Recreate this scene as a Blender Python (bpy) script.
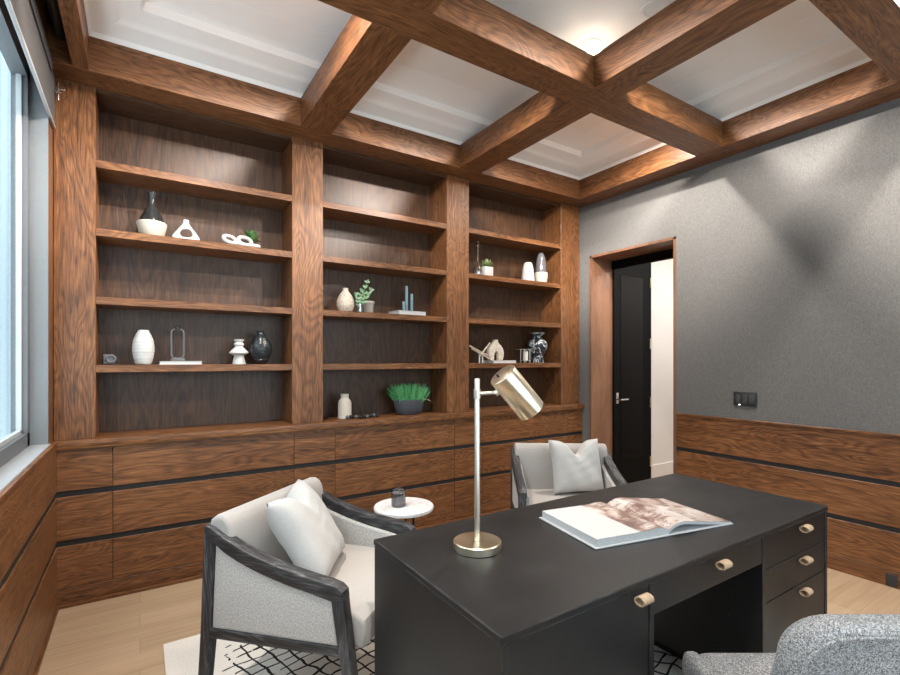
import bpy, bmesh, math, random
from mathutils import Vector, Matrix
random.seed(7)
S = bpy.context.scene
for o in list(bpy.data.objects): bpy.data.objects.remove(o)
COL = S.collection
PI = math.pi

# ------------------------------------------------------------------ camera
cd = bpy.data.cameras.new('camera'); cam = bpy.data.objects.new('camera', cd); COL.objects.link(cam)
cam.location = (0, 0, 1.42)
cam.rotation_euler = (PI/2, 0, -(PI/2 - math.atan2(740, 479)))
cd.sensor_width = 36; cd.lens = 479/900*36; cd.shift_y = 0.025; cd.clip_start = 0.03
S.camera = cam

# ------------------------------------------------------------------ world, exposure
S.view_settings.view_transform = 'Standard'; S.view_settings.look = 'None'
S.view_settings.gamma = 1; S.view_settings.use_curve_mapping = False
S.view_settings.exposure = 0.36
w = bpy.data.worlds.new('sky'); S.world = w; w.use_nodes = True
bg = w.node_tree.nodes['Background']; bg.inputs[0].default_value = (0.86, 0.94, 1.0, 1); bg.inputs[1].default_value = 4.2   # bright overcast sky
LAMP_W = 300
LAMP_COL = (1.0, 0.92, 0.84)
S.cycles.max_bounces = 10; S.cycles.diffuse_bounces = 6; S.cycles.glossy_bounces = 4; S.cycles.transmission_bounces = 8
S.cycles.sample_clamp_indirect = 6

# ------------------------------------------------------------------ materials
class NT:
    def __init__(s, name):
        s.m = bpy.data.materials.new(name); s.m.use_nodes = True
        s.t = s.m.node_tree; s.n = s.t.nodes; s.b = s.n['Principled BSDF']
    def add(s, typ, **kw):
        n = s.n.new(typ)
        for k, v in kw.items():
            if k.startswith('_'): setattr(n, k[1:], v)
            elif k.startswith('i') and k[1:].isdigit(): s.put(n.inputs[int(k[1:])], v)
            else: s.put(n.inputs[k.replace('_', ' ')], v)
        return n
    def put(s, inp, v):
        if hasattr(v, 'is_output'): s.t.links.new(v, inp)
        else: inp.default_value = v
    def math(s, op, a, b=0.0, c=None):
        n = s.n.new('ShaderNodeMath'); n.operation = op; s.put(n.inputs[0], a); s.put(n.inputs[1], b)
        if c is not None: s.put(n.inputs[2], c)
        return n.outputs[0]
    def ramp(s, fac, stops):
        n = s.n.new('ShaderNodeValToRGB'); e = n.color_ramp.elements
        while len(e) < len(stops): e.new(0.5)
        for q, (p, c) in zip(e, stops): q.position = p; q.color = (*c, 1)
        s.put(n.inputs[0], fac); return n.outputs[0]
    def coord(s, which='Object'):
        return s.n.new('ShaderNodeTexCoord').outputs[which]
    def mapping(s, vec, scale=(1, 1, 1), rot=(0, 0, 0), loc=(0, 0, 0)):
        n = s.n.new('ShaderNodeMapping'); s.put(n.inputs[0], vec); s.put(n.inputs[1], loc); s.put(n.inputs[2], rot); s.put(n.inputs[3], scale)
        return n.outputs[0]
    def noise(s, vec, scale, detail=2.0, rough=0.5, dist=0.0):
        n = s.n.new('ShaderNodeTexNoise'); s.put(n.inputs['Vector'], vec)
        n.inputs['Scale'].default_value = scale; n.inputs['Detail'].default_value = detail
        n.inputs['Roughness'].default_value = rough; n.inputs['Distortion'].default_value = dist
        return n.outputs['Fac']
    def mix(s, fac, a, b, typ='MIX'):
        n = s.n.new('ShaderNodeMix'); n.data_type = 'RGBA'; n.blend_type = typ
        s.put(n.inputs[0], fac); s.put(n.inputs[6], a if hasattr(a, 'is_output') else (*a, 1)); s.put(n.inputs[7], b if hasattr(b, 'is_output') else (*b, 1))
        return n.outputs[2]
    def base(s, c, rough=0.5, metal=0.0, spec=0.5):
        s.put(s.b.inputs['Base Color'], c if hasattr(c, 'is_output') else (*c, 1))
        s.put(s.b.inputs['Roughness'], rough); s.put(s.b.inputs['Metallic'], metal); s.put(s.b.inputs['Specular IOR Level'], spec)
    def bump(s, h, strength=0.3, dist=0.002):
        n = s.n.new('ShaderNodeBump'); n.inputs['Strength'].default_value = strength; n.inputs['Distance'].default_value = dist
        s.put(n.inputs['Height'], h); s.t.links.new(n.outputs[0], s.b.inputs['Normal'])

def plain(name, c, rough=0.5, metal=0.0, spec=0.5, var=0.06, scale=30, bump=0.0):
    t = NT(name); v = t.noise(t.coord(), scale, 3)
    a = tuple(x*(1-var) for x in c); b = tuple(min(1, x*(1+var)) for x in c)
    t.base(t.ramp(v, [(0.3, a), (0.7, b)]), rough, metal, spec)
    if bump: t.bump(v, bump)
    return t.m

def wood(name, axis, dark, mid, light, rough=0.42, freq=34.0, rand=True):
    t = NT(name); co = t.coord()
    if rand:
        r = t.n.new('ShaderNodeObjectInfo').outputs['Random']
        va = t.n.new('ShaderNodeVectorMath'); va.operation = 'ADD'; t.put(va.inputs[0], co)
        cx = t.n.new('ShaderNodeCombineXYZ')
        for k in range(3): t.put(cx.inputs[k], t.math('MULTIPLY', r, (37.1, 23.7, 51.3)[k]))
        t.put(va.inputs[1], cx.outputs[0]); co = va.outputs[0]
    s = [1.0, 1.0, 1.0]; s[axis] = 0.20
    p = t.mapping(co, tuple(s))
    f = t.noise(p, 3.4, 3.0, 0.5, 0.5)
    rings = t.math('SINE', t.math('MULTIPLY', f, freq*2*PI))
    rings = t.math('MULTIPLY_ADD', rings, 0.5, 0.5)
    s2 = [170.0]*3; s2[axis] = 9.0
    pores = t.noise(t.mapping(co, tuple(s2)), 1.0, 3.0, 0.65)
    s3 = [40.0]*3; s3[axis] = 1.2
    streak = t.noise(t.mapping(co, tuple(s3)), 1.0, 2.0, 0.6)
    tone = t.noise(co, 1.3, 1.0)
    rings = t.math('POWER', rings, 0.6)
    v = t.math('ADD', t.math('MULTIPLY', rings, 0.15), t.math('MULTIPLY', pores, 0.68))
    v = t.math('ADD', v, t.math('MULTIPLY', t.math('SUBTRACT', streak, 0.5), 0.30))
    v = t.math('ADD', v, t.math('MULTIPLY', t.math('SUBTRACT', tone, 0.5), 0.15))
    c = t.ramp(v, [(0.22, dark), (0.46, mid), (0.68, light)])
    t.base(c, rough, 0, 0.45)
    t.bump(v, 0.22, 0.0015)
    return t.m
DK, MD, LT = (0.045, 0.017, 0.0065), (0.168, 0.068, 0.0240), (0.315, 0.143, 0.056)
WOOD = [wood('stained_oak_%s' % 'xyz'[k], k, DK, MD, LT) for k in range(3)]
WOOD_SHADED = [wood('stained_oak_shaded_%s' % 'xyz'[k], k, (0.024, 0.0105, 0.005), (0.072, 0.033, 0.0150), (0.120, 0.059, 0.029), freq=20) for k in range(3)]  # same oak in darker tones, painting in the shade inside the bays
JAMB = wood('walnut_jamb', 2, (0.13, 0.06, 0.033), (0.22, 0.107, 0.06), (0.28, 0.145, 0.085), 0.4, 4)
FRAMEWOOD = [wood('charcoal_wood_%s' % 'xyz'[k], k, (0.008, 0.008, 0.009), (0.034, 0.034, 0.036), (0.16, 0.16, 0.165), 0.5, 22) for k in range(3)]

def mat_wall():
    t = NT('grey_grasscloth'); co = t.coord()
    a = t.noise(t.mapping(co, (80, 80, 330)), 1, 2, 0.6); b = t.noise(t.mapping(co, (330, 330, 60)), 1, 2, 0.6)
    v = t.math('ADD', t.math('MULTIPLY', a, 0.5), t.math('MULTIPLY', b, 0.5))
    t.base(t.ramp(v, [(0.32, (0.108, 0.108, 0.107)), (0.5, (0.157, 0.154, 0.149)), (0.68, (0.210, 0.205, 0.198))]), 0.85, 0, 0.2)
    t.bump(v, 0.15, 0.001); return t.m
WALL = mat_wall()
WHITE = plain('ceiling_white', (0.88, 0.88, 0.87), 0.7, var=0.01, scale=4)
BLACK = plain('black_recess', (0.008, 0.008, 0.008), 0.7, var=0.2)

def mat_floor():
    t = NT('oak_floor'); co = t.coord()
    br = t.add('ShaderNodeTexBrick', Vector=co, Scale=1.0, Mortar_Size=0.0012, Brick_Width=1.7, Row_Height=0.145, Bias=0.0)
    br.offset = 0.37; br.inputs['Color1'].default_value = (0, 0, 0, 1); br.inputs['Color2'].default_value = (1, 1, 1, 1); br.inputs['Mortar'].default_value = (0.5, 0.5, 0.5, 1)
    g = t.noise(t.mapping(co, (2.0, 46, 1)), 1, 3, 0.6); g2 = t.noise(t.mapping(co, (0.8, 9, 1)), 1, 2)
    v = t.math('ADD', t.math('MULTIPLY', g, 0.5), t.math('MULTIPLY', g2, 0.35))
    v = t.math('ADD', v, t.math('MULTIPLY', br.outputs['Color'], 0.16))
    c = t.ramp(v, [(0.25, (0.31, 0.212, 0.132)), (0.5, (0.42, 0.300, 0.195)), (0.8, (0.48, 0.355, 0.245))])
    c = t.mix(t.math('MULTIPLY', br.outputs['Fac'], 0.6), c, (0.16, 0.095, 0.05))
    t.base(c, 0.36, 0, 0.4); return t.m
FLOOR = mat_floor()

def mat_desk():
    t = NT('black_stained_wood'); co = t.coord()
    n1 = t.noise(t.mapping(co, (2, 14, 14)), 1, 4, 0.65); n2 = t.noise(co, 3.5, 3, 0.6); n3 = t.noise(co, 60, 2, 0.5)
    v = t.math('ADD', t.math('MULTIPLY', n1, 0.5), t.math('MULTIPLY', n2, 0.5))
    c = t.ramp(v, [(0.3, (0.008, 0.008, 0.0085)), (0.62, (0.012, 0.0118, 0.012)), (0.8, (0.026, 0.025, 0.0245))])
    scuff = t.math('GREATER_THAN', n3, 0.735)
    c = t.mix(t.math('MULTIPLY', scuff, 0.25), c, (0.10, 0.10, 0.10))
    bv = t.n.new('ShaderNodeBevel'); bv.inputs['Radius'].default_value = 0.0025; geo = t.n.new('ShaderNodeNewGeometry')   # rubbed edges
    dt = t.n.new('ShaderNodeVectorMath'); dt.operation = 'DOT_PRODUCT'; t.put(dt.inputs[0], bv.outputs[0]); t.put(dt.inputs[1], geo.outputs['Normal'])
    wear = t.math('GREATER_THAN', t.math('SUBTRACT', 1.0, dt.outputs['Value']), 0.04)
    wn = t.math('GREATER_THAN', t.noise(co, 14, 3, 0.6), 0.47)
    c = t.mix(t.math('MULTIPLY', t.math('MULTIPLY', wear, wn), 0.4), c, (0.16, 0.155, 0.15))
    t.base(c, t.math('MULTIPLY_ADD', n2, 0.22, 0.34), 0, 0.38); return t.m
DESK = mat_desk()
DESKEDGE = plain('worn_desk_edge', (0.05, 0.05, 0.051), 0.45, var=0.5, scale=25)

def fabric(name, c, var=0.12, scale=260, rough=0.9, b=0.35):
    t = NT(name); co = t.coord()
    a = t.noise(t.mapping(co, (1, 1, 2.6)), scale, 2, 0.6); a2 = t.noise(t.mapping(co, (2.6, 2.6, 1)), scale, 2, 0.6)
    v = t.math('MULTIPLY_ADD', a, 0.5, t.math('MULTIPLY', a2, 0.5))
    lo = tuple(x*(1-var) for x in c); hi = tuple(min(1, x*(1+var)) for x in c)
    t.base(t.ramp(v, [(0.35, lo), (0.65, hi)]), rough, 0, 0.15)
    t.b.inputs['Sheen Weight'].default_value = 0.2
    t.bump(v, b, 0.002); return t.m
CREAM = fabric('oatmeal_upholstery', (0.39, 0.365, 0.34), 0.10)
TWEEDSIDE = fabric('oatmeal_side', (0.41, 0.395, 0.375), 0.42, 130)
LINEN = fabric('white_linen', (0.47, 0.46, 0.445), 0.08, 120, b=0.5)
def mat_tweed():
    t = NT('grey_tweed'); co = t.coord()
    v = t.add('ShaderNodeTexVoronoi', Vector=co, Scale=420).outputs['Color']
    n = t.noise(co, 330, 2, 0.7)
    q = t.math('ADD', t.math('MULTIPLY', v, 0.5), t.math('MULTIPLY', n, 0.5))
    t.base(t.ramp(q, [(0.28, (0.075, 0.078, 0.083)), (0.5, (0.26, 0.265, 0.27)), (0.72, (0.52, 0.52, 0.52))]), 0.95, 0, 0.1)
    t.bump(n, 0.5, 0.003); return t.m
TWEED = mat_tweed()

def mat_rug():
    t = NT('white_rug_black_lattice'); co = t.coord()
    wob = t.noise(co, 5.0, 2, 0.5); wob2 = t.noise(t.mapping(co, loc=(7, 3, 0)), 5.0, 2, 0.5)
    sx = t.n.new('ShaderNodeSeparateXYZ'); t.put(sx.inputs[0], co); x, y = sx.outputs[0], sx.outputs[1]
    x2 = t.math('MULTIPLY_ADD', t.math('SUBTRACT', wob, 0.5), 0.10, x); y2 = t.math('MULTIPLY_ADD', t.math('SUBTRACT', wob2, 0.5), 0.10, y)
    def fam(a, b, per, wd):
        q = t.math('ADD', t.math('MULTIPLY', x2, a/per), t.math('MULTIPLY', y2, b/per))
        d = t.math('ABSOLUTE', t.math('SUBTRACT', t.math('FRACT', q), 0.5))
        return t.math('LESS_THAN', d, wd)
    brk = t.math('GREATER_THAN', t.noise(t.mapping(co, loc=(1, 9, 0)), 9, 2), 0.40)
    lines = t.math('MAXIMUM', fam(0.95, 0.30, 0.075, 0.075), t.math('MULTIPLY', fam(-0.25, 0.97, 0.062, 0.08), brk))
    # only inside the border (rug spans 2.74 x 2.44 about its own centre)
    e = t.noise(co, 22, 1); lim = t.math('MULTIPLY', t.math('SUBTRACT', e, 0.5), 0.16)
    inx = t.math('LESS_THAN', t.math('ADD', t.math('ABSOLUTE', x), lim), 1.371-0.26)
    iny = t.math('LESS_THAN', t.math('ADD', t.math('ABSOLUTE', y), lim), 1.22-0.20)
    m = t.math('MULTIPLY', lines, t.math('MULTIPLY', inx, iny))
    n = t.noise(co, 140, 3, 0.6)
    c = t.mix(m, t.ramp(n, [(0.3, (0.60, 0.565, 0.51)), (0.7, (0.76, 0.73, 0.68))]), (0.025, 0.025, 0.027))
    t.base(c, 0.95, 0, 0.1); t.bump(n, 0.5, 0.004); return t.m
RUG = mat_rug()

def mat_marble():
    t = NT('white_marble'); n = t.noise(t.coord(), 9, 5, 0.6, 1.2)
    t.base(t.ramp(n, [(0.44, (0.80, 0.79, 0.78)), (0.5, (0.70, 0.69, 0.69)), (0.55, (0.80, 0.79, 0.78))]), 0.25); return t.m
MARBLE = mat_marble()
def brushed(name, c, rough=0.24):
    t = NT(name); n = t.noise(t.mapping(t.coord(), (8, 8, 400)), 1, 2)
    t.base(t.ramp(n, [(0.3, tuple(x*0.9 for x in c)), (0.7, c)]), t.math('MULTIPLY_ADD', n, 0.12, rough-0.06), 1.0)
    t.b.inputs['Anisotropic'].default_value = 0.4; return t.m
BRASS = brushed('brushed_brass', (0.88, 0.78, 0.60), 0.30)
STEEL = brushed('brushed_nickel', (0.74, 0.69, 0.60), 0.42)
CHROME = brushed('chrome', (0.85, 0.85, 0.85), 0.12)
LEATHER = plain('tan_leather', (0.40, 0.285, 0.185), 0.6, var=0.15, scale=60)
PAPER = plain('white_paper', (0.56, 0.56, 0.555), 0.6, var=0.015)
PAGEEDGE = plain('page_edges', (0.40, 0.41, 0.42), 0.7, var=0.1, scale=200)
def mat_picture():
    t = NT('printed_page'); co = t.coord()
    sx = t.n.new('ShaderNodeSeparateXYZ'); t.put(sx.inputs[0], co); x = sx.outputs[0]
    n = t.noise(t.mapping(co, (1, 0.7, 1)), 11, 5, 0.62, 0.6); f = t.noise(t.mapping(co, (0.5, 1.6, 1)), 46, 3, 0.7, 0.4)
    sky = t.ramp(n, [(0.34, (0.10, 0.055, 0.042)), (0.45, (0.26, 0.165, 0.13)), (0.54, (0.42, 0.34, 0.30)), (0.66, (0.58, 0.54, 0.51))])
    trees = t.math('GREATER_THAN', t.math('ADD', t.math('MULTIPLY', n, -0.5), t.math('MULTIPLY', f, 0.7)), 0.125)
    c = t.mix(t.math('MULTIPLY', trees, 0.75), sky, (0.13, 0.075, 0.065))
    inpic = t.math('GREATER_THAN', x, -0.135)
    t.base(t.mix(inpic, (0.50, 0.50, 0.495), c), 0.4); return t.m
PICTURE = mat_picture()
def glassmat(name, c=(1, 1, 1), rough=0.0, alpha=None):
    t = NT(name); t.base(c, rough); t.b.inputs['Transmission Weight'].default_value = 1.0; t.b.inputs['IOR'].default_value = 1.45
    return t.m
def thinglass(name, tint=(1, 1, 1), refl=0.08):
    t = NT(name); out = t.n['Material Output']
    tr = t.add('ShaderNodeBsdfTransparent'); tr.inputs[0].default_value = (*tint, 1)
    gl = t.add('ShaderNodeBsdfGlossy'); gl.inputs['Roughness'].default_value = 0.02
    mx = t.add('ShaderNodeMixShader'); mx.inputs[0].default_value = refl
    t.t.links.new(tr.outputs[0], mx.inputs[1]); t.t.links.new(gl.outputs[0], mx.inputs[2]); t.t.links.new(mx.outputs[0], out.inputs[0])
    return t.m
PANE = thinglass('window_glass', (0.93, 0.97, 0.98))
CLEAR = thinglass('clear_glass', (0.88, 0.89, 0.89), 0.26)
SMOKE = thinglass('smoky_glass', (0.66, 0.66, 0.68), 0.14)
WINFRAME = plain('window_frame_grey', (0.115, 0.125, 0.135), 0.45, var=0.04)
REVEAL = plain('painted_reveal', (0.17, 0.185, 0.195), 0.5, var=0.03)
SILL = plain('sill_grey', (0.40, 0.42, 0.44), 0.35, var=0.04)
BEADWHITE = plain('glazing_bead', (0.42, 0.45, 0.46), 0.5, var=0.02)
SHADE = fabric('taupe_shade_fabric', (0.042, 0.037, 0.034), 0.1, 300)
DARKTUBE = plain('dark_tube', (0.02, 0.022, 0.026), 0.4)
DOORBLACK = plain('black_door', (0.0025, 0.003, 0.0028), 0.6, spec=0.1, var=0.1)
DOORGLASS = plain('black_door_glass', (0.002, 0.002, 0.0025), 0.12, var=0.1, spec=0.12)
HALLWHITE = plain('hall_white', (0.76, 0.74, 0.72), 0.7, var=0.01)
CERW = plain('white_ceramic', (0.52, 0.515, 0.50), 0.55, var=0.03, scale=60)
CERC = plain('cream_ceramic', (0.50, 0.46, 0.39), 0.65, var=0.05, scale=60)
CERB = plain('black_glaze', (0.014, 0.018, 0.021), 0.28, var=0.3, scale=40)
CERD = plain('dark_bottle_glaze', (0.022, 0.023, 0.024), 0.14, var=0.2)
GREYPOT = plain('charcoal_pot', (0.052, 0.058, 0.07), 0.6, var=0.1)
def mat_speckle():
    t = NT('speckled_stone'); v = t.noise(t.coord(), 90, 3, 0.7)
    t.base(t.ramp(v, [(0.35, (0.36, 0.29, 0.22)), (0.5, (0.58, 0.51, 0.42)), (0.65, (0.66, 0.6, 0.52))]), 0.8); t.bump(v, 0.6, 0.004); return t.m
SPECK = mat_speckle()
def mat_bw():
    t = NT('black_white_splash'); n = t.noise(t.coord(), 11, 3, 0.55, 1.4)
    d = t.math('ABSOLUTE', t.math('SUBTRACT', n, 0.5))
    t.base(t.ramp(d, [(0.012, (0.62, 0.66, 0.70)), (0.035, (0.02, 0.024, 0.03))]), 0.3); return t.m
BW = mat_bw()
BLUEC = plain('blue_grey_wax', (0.16, 0.27, 0.31), 0.5)
GREEN = plain('grass_green', (0.085, 0.33, 0.12), 0.5, var=0.5, scale=60)
GREEN2 = plain('fern_green', (0.10, 0.24, 0.07), 0.55, var=0.4, scale=60)
PALEGREEN = plain('eucalyptus_green', (0.22, 0.36, 0.21), 0.55, var=0.3, scale=50)
SUCC = plain('succulent_green', (0.20, 0.27, 0.10), 0.55, var=0.3, scale=60)
SOIL = plain('soil', (0.03, 0.022, 0.016), 0.9, var=0.4)
WAX = plain('candle_wax', (0.80, 0.78, 0.74), 0.5)
IRON = plain('dark_iron', (0.035, 0.033, 0.032), 0.4, metal=0.6)
GREYMETAL = plain('grey_sculpture', (0.10, 0.10, 0.105), 0.45, var=0.15)
PINKBOOK = plain('cream_book', (0.66, 0.60, 0.55), 0.6, var=0.03)
SWITCH = plain('graphite_plate', (0.030, 0.031, 0.034), 0.4)
SWITCH2 = plain('graphite_key', (0.06, 0.062, 0.066), 0.4)
OUTW = plain('neighbour_siding', (0.27, 0.315, 0.335), 0.7, var=0.03)
def emis(name, c, s):
    t = NT(name); t.base(c, 0.4); t.b.inputs['Emission Color'].default_value = (*c, 1); t.b.inputs['Emission Strength'].default_value = s; return t.m
GLOW = emis('lamp_lens', (1.0, 0.95, 0.88), 14)
LED = emis('led', (1, 0.95, 0.9), 3)

# ------------------------------------------------------------------ mesh builder
class MB:
    def __init__(s): s.bm = bmesh.new()
    def box(s, x0, x1, y0, y1, z0, z1, bev=0.0, seg=2, M=None):
        r = bmesh.ops.create_cube(s.bm, size=1); vs = r['verts']
        for v in vs: v.co = Vector(((x0+x1)/2 + v.co.x*(x1-x0), (y0+y1)/2 + v.co.y*(y1-y0), (z0+z1)/2 + v.co.z*(z1-z0)))
        if bev:
            es = list({e for v in vs for e in v.link_edges})
            r2 = bmesh.ops.bevel(s.bm, geom=es, offset=bev, segments=seg, profile=0.5, affect='EDGES')
            vs = list({v for f in r2['faces'] for v in f.verts} | {v for v in vs if v.is_valid})
        if M is not None:
            for v in vs: v.co = M @ v.co
        return s
    def prism(s, poly, axis, a, b, bev=0.0, seg=2):
        """poly of 2D points in the two remaining axes (in xyz order), extruded along axis from a to b"""
        def mk(p, t):
            q = [p[0], p[1]]; q.insert(axis, t); return Vector(q)
        A = [s.bm.verts.new(mk(p, a)) for p in poly]; B = [s.bm.verts.new(mk(p, b)) for p in poly]
        n = len(poly); fs = [s.bm.faces.new(A), s.bm.faces.new(B[::-1])]
        for i in range(n): fs.append(s.bm.faces.new((A[i], B[i], B[(i+1) % n], A[(i+1) % n])))
        bmesh.ops.recalc_face_normals(s.bm, faces=fs)
        if bev:
            es = list({e for f in fs[:2] for e in f.edges})
            bmesh.ops.bevel(s.bm, geom=es, offset=bev, segments=seg, profile=0.5, affect='EDGES')
        return s
    def lathe(s, prof, c=(0, 0, 0), n=32, M=None):
        rings = []
        for r, z in prof:
            if r < 1e-5: rings.append([s.bm.verts.new(Vector((c[0], c[1], c[2]+z)))])
            else: rings.append([s.bm.verts.new(Vector((c[0]+r*math.cos(2*PI*k/n), c[1]+r*math.sin(2*PI*k/n), c[2]+z))) for k in range(n)])
        fs = []
        for A, B in zip(rings, rings[1:]):
            if len(A) == 1 and len(B) == 1: continue
            for k in range(n):
                k2 = (k+1) % n
                if len(A) == 1: fs.append(s.bm.faces.new((A[0], B[k2], B[k])))
                elif len(B) == 1: fs.append(s.bm.faces.new((A[k], A[k2], B[0])))
                else: fs.append(s.bm.faces.new((A[k], A[k2], B[k2], B[k])))
        if M is not None:
            for R in rings:
                for v in R: v.co = M @ v.co
        return s
    def tube(s, pts, r, n=12, closed=False, cap=True):
        pts = [Vector(p) for p in pts]; N = len(pts); rr = r if isinstance(r, (list, tuple)) else [r]*N
        rings = []; up = None
        for i, p in enumerate(pts):
            a = pts[(i-1) % N] if (closed or i > 0) else p; b = pts[(i+1) % N] if (closed or i < N-1) else p
            d = (b-a).normalized()
            if up is None:
                up = Vector((0, 0, 1)) if abs(d.z) < 0.9 else Vector((1, 0, 0))
            u = d.cross(up)
            if u.length < 1e-6: u = d.cross(Vector((0, 1, 0.1)))
            u.normalize(); v = u.cross(d).normalized(); up = v
            rings.append([s.bm.verts.new(p + u*rr[i]*math.cos(2*PI*k/n) + v*rr[i]*math.sin(2*PI*k/n)) for k in range(n)])
        prs = list(zip(rings, rings[1:])) + ([(rings[-1], rings[0])] if closed else [])
        for A, B in prs:
            for k in range(n): s.bm.faces.new((A[k], A[(k+1) % n], B[(k+1) % n], B[k]))
        if cap and not closed:
            s.bm.faces.new(rings[0][::-1]); s.bm.faces.new(rings[-1])
        return s
    def leaf(s, base, tip, width, normal=(0, 0, 1), bend=0.0):
        b, t = Vector(base), Vector(tip); d = t-b; n = Vector(normal)
        sd = d.cross(n)
        if sd.length < 1e-6: sd = d.cross(Vector((1, 0, 0)))
        sd.normalize(); n = sd.cross(d).normalized()
        prev = None
        for k, wf in enumerate((0.35, 0.9, 1.0, 0.7, 0.08)):
            f = k/4; c = b + d*f + n*bend*math.sin(PI*f)
            row = [s.bm.verts.new(c - sd*width*wf/2 + n*width*0.12*wf), s.bm.verts.new(c), s.bm.verts.new(c + sd*width*wf/2 + n*width*0.12*wf)]
            if prev:
                for j in range(2): s.bm.faces.new((prev[j], prev[j+1], row[j+1], row[j]))
            prev = row
        return s
    def grid(s, fn, nu, nv):
        V = [[s.bm.verts.new(fn(i/nu, j/nv)) for j in range(nv+1)] for i in range(nu+1)]
        for i in range(nu):
            for j in range(nv): s.bm.faces.new((V[i][j], V[i+1][j], V[i+1][j+1], V[i][j+1]))
        return s
    def clean(s): bmesh.ops.remove_doubles(s.bm, verts=s.bm.verts, dist=1e-5); return s
    def build(s, name, mat, parent=None, angle=35, recalc=True):
        if recalc: bmesh.ops.recalc_face_normals(s.bm, faces=s.bm.faces)
        me = bpy.data.meshes.new(name); s.bm.to_mesh(me); s.bm.free()
        for p in me.polygons: p.use_smooth = True
        me.set_sharp_from_angle(angle=math.radians(angle))
        me.materials.append(mat)
        o = bpy.data.objects.new(name, me); COL.objects.link(o)
        if parent is not None: o.parent = parent
        return o

def thing(name, label, cat, loc=(0, 0, 0), rz=0.0, group=None):
    o = bpy.data.objects.new(name, None); COL.objects.link(o); o.empty_display_size = 0.05
    o.location = loc; o.rotation_euler = (0, 0, rz); return tag(o, label, cat, group)
def tag(o, label, cat, group=None):
    o['label'] = label; o['category'] = cat
    if group: o['group'] = group
    return o
def struct(o, label=None):
    o['kind'] = 'structure'
    if label: o['label'] = label
    return o
def box(x0, x1, y0, y1, z0, z1, name, mat, parent=None, bev=0.0):
    return MB().box(x0, x1, y0, y1, z0, z1, bev).build(name, mat, parent)
def relabel(o, label): o['label'] = label; return o

XL, XR, YP, YB, YR = -0.42, 3.965, 3.55, 3.85, -1.50      # left wall, right wall, pillar plane, shelf back, rear wall
ZB, ZT = 3.05, 3.245                                       # beams
# ------------------------------------------------------------------ the setting
struct(box(-0.9, 6.6, YR-0.2, 4.1, -0.06, 0, 'floor', FLOOR))
# ceiling with a stepped crown that runs round the room above the beams
def ceiling():
    m = MB(); x0, x1, y0, y1 = -0.24, 3.74, -1.26, 3.365
    prof = [(-0.10, ZT-0.01), (0.0, ZT), (0.015, 3.268), (0.06, 3.280), (0.11, 3.288), (0.135, 3.300), (0.16, 3.316), (0.238, 3.330), (0.250, 3.334),
            (0.262, 3.376), (0.275, 3.380), (0.49, 3.397), (0.50, 3.402), (0.52, 3.402)]
    rings = []
    for d, z in prof:
        rings.append([m.bm.verts.new(Vector(p)) for p in ((x0+d, y0+d, z), (x1-d, y0+d, z), (x1-d, y1-d, z), (x0+d, y1-d, z))])
    for A, B in zip(rings, rings[1:]):
        for k in range(4): m.bm.faces.new((A[k], A[(k+1) % 4], B[(k+1) % 4], B[k]))
    m.bm.faces.new(rings[-1])
    o = m.build('ceiling', WHITE, angle=25, recalc=False)
    return o
struct(ceiling())
struct(box(-0.9, 6.6, YR-0.2, 4.1, 3.45, 3.55, 'ceiling_slab', WHITE))
# walls
struct(box(XL-0.13, XR+0.35, YB+0.025, YB+0.2, 0, 3.45, 'wall_back', WALL))
def wall_right():
    m = MB()
    m.box(XR, XR+0.35, YR, 2.463, 0, 3.45); m.box(XR, XR+0.35, 3.419, YB+0.03, 0, 3.45); m.box(XR, XR+0.35, 2.463, 3.419, 2.507, 3.45)
    return m.build('wall_right', WALL)
struct(wall_right())
WY0, WY1, WZ0, WZ1 = -1.15, 3.377, 0.93, 2.98
def wall_left():
    m = MB()
    m.box(XL-0.13, XL, YR, YB+0.03, 0, WZ0); m.box(XL-0.13, XL, YR, WY0, WZ0, WZ1); m.box(XL-0.13, XL, WY1, YB+0.03, WZ0, WZ1)
    m.box(XL-0.13, XL, YR, YB+0.03, WZ1, 3.45)
    return m.build('wall_left', WOOD[2])
struct(wall_left())
def wall_rear():
    m = MB()
    m.box(XL-0.25, XR+0.35, YR-0.2, YR, 0, 0.7); m.box(XL-0.25, XR+0.35, YR-0.2, YR, 2.8, 3.45)
    m.box(XL-0.25, 0.15, YR-0.2, YR, 0.7, 2.8); m.box(3.35, XR+0.35, YR-0.2, YR, 0.7, 2.8)
    return m.build('wall_rear', WALL)
struct(wall_rear())
wr = struct(box(0.15, 3.35, YR-0.12, YR-0.115, 0.7, 2.8, 'fill_window_rear', PANE))  # unseen rear window, added to let in fill daylight
fr = MB()
for x0, x1 in ((0.15, 0.21), (1.19, 1.25), (2.25, 2.31), (3.29, 3.35)): fr.box(x0, x1, YR-0.15, YR-0.08, 0.7, 2.8)
fr.box(0.15, 3.35, YR-0.15, YR-0.08, 0.7, 0.76); fr.box(0.15, 3.35, YR-0.15, YR-0.08, 2.74, 2.8)
fr.build('frame', WINFRAME, wr)
# dark pocket over the window for the roller shade
pk = MB(); pk.box(XL, -0.315, YR, 3.37, 3.36, 3.44); pk.box(-0.317, -0.313, YR, 3.37, 3.245, 3.44)
struct(pk.build('trim_pocket', BLACK))

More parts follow.
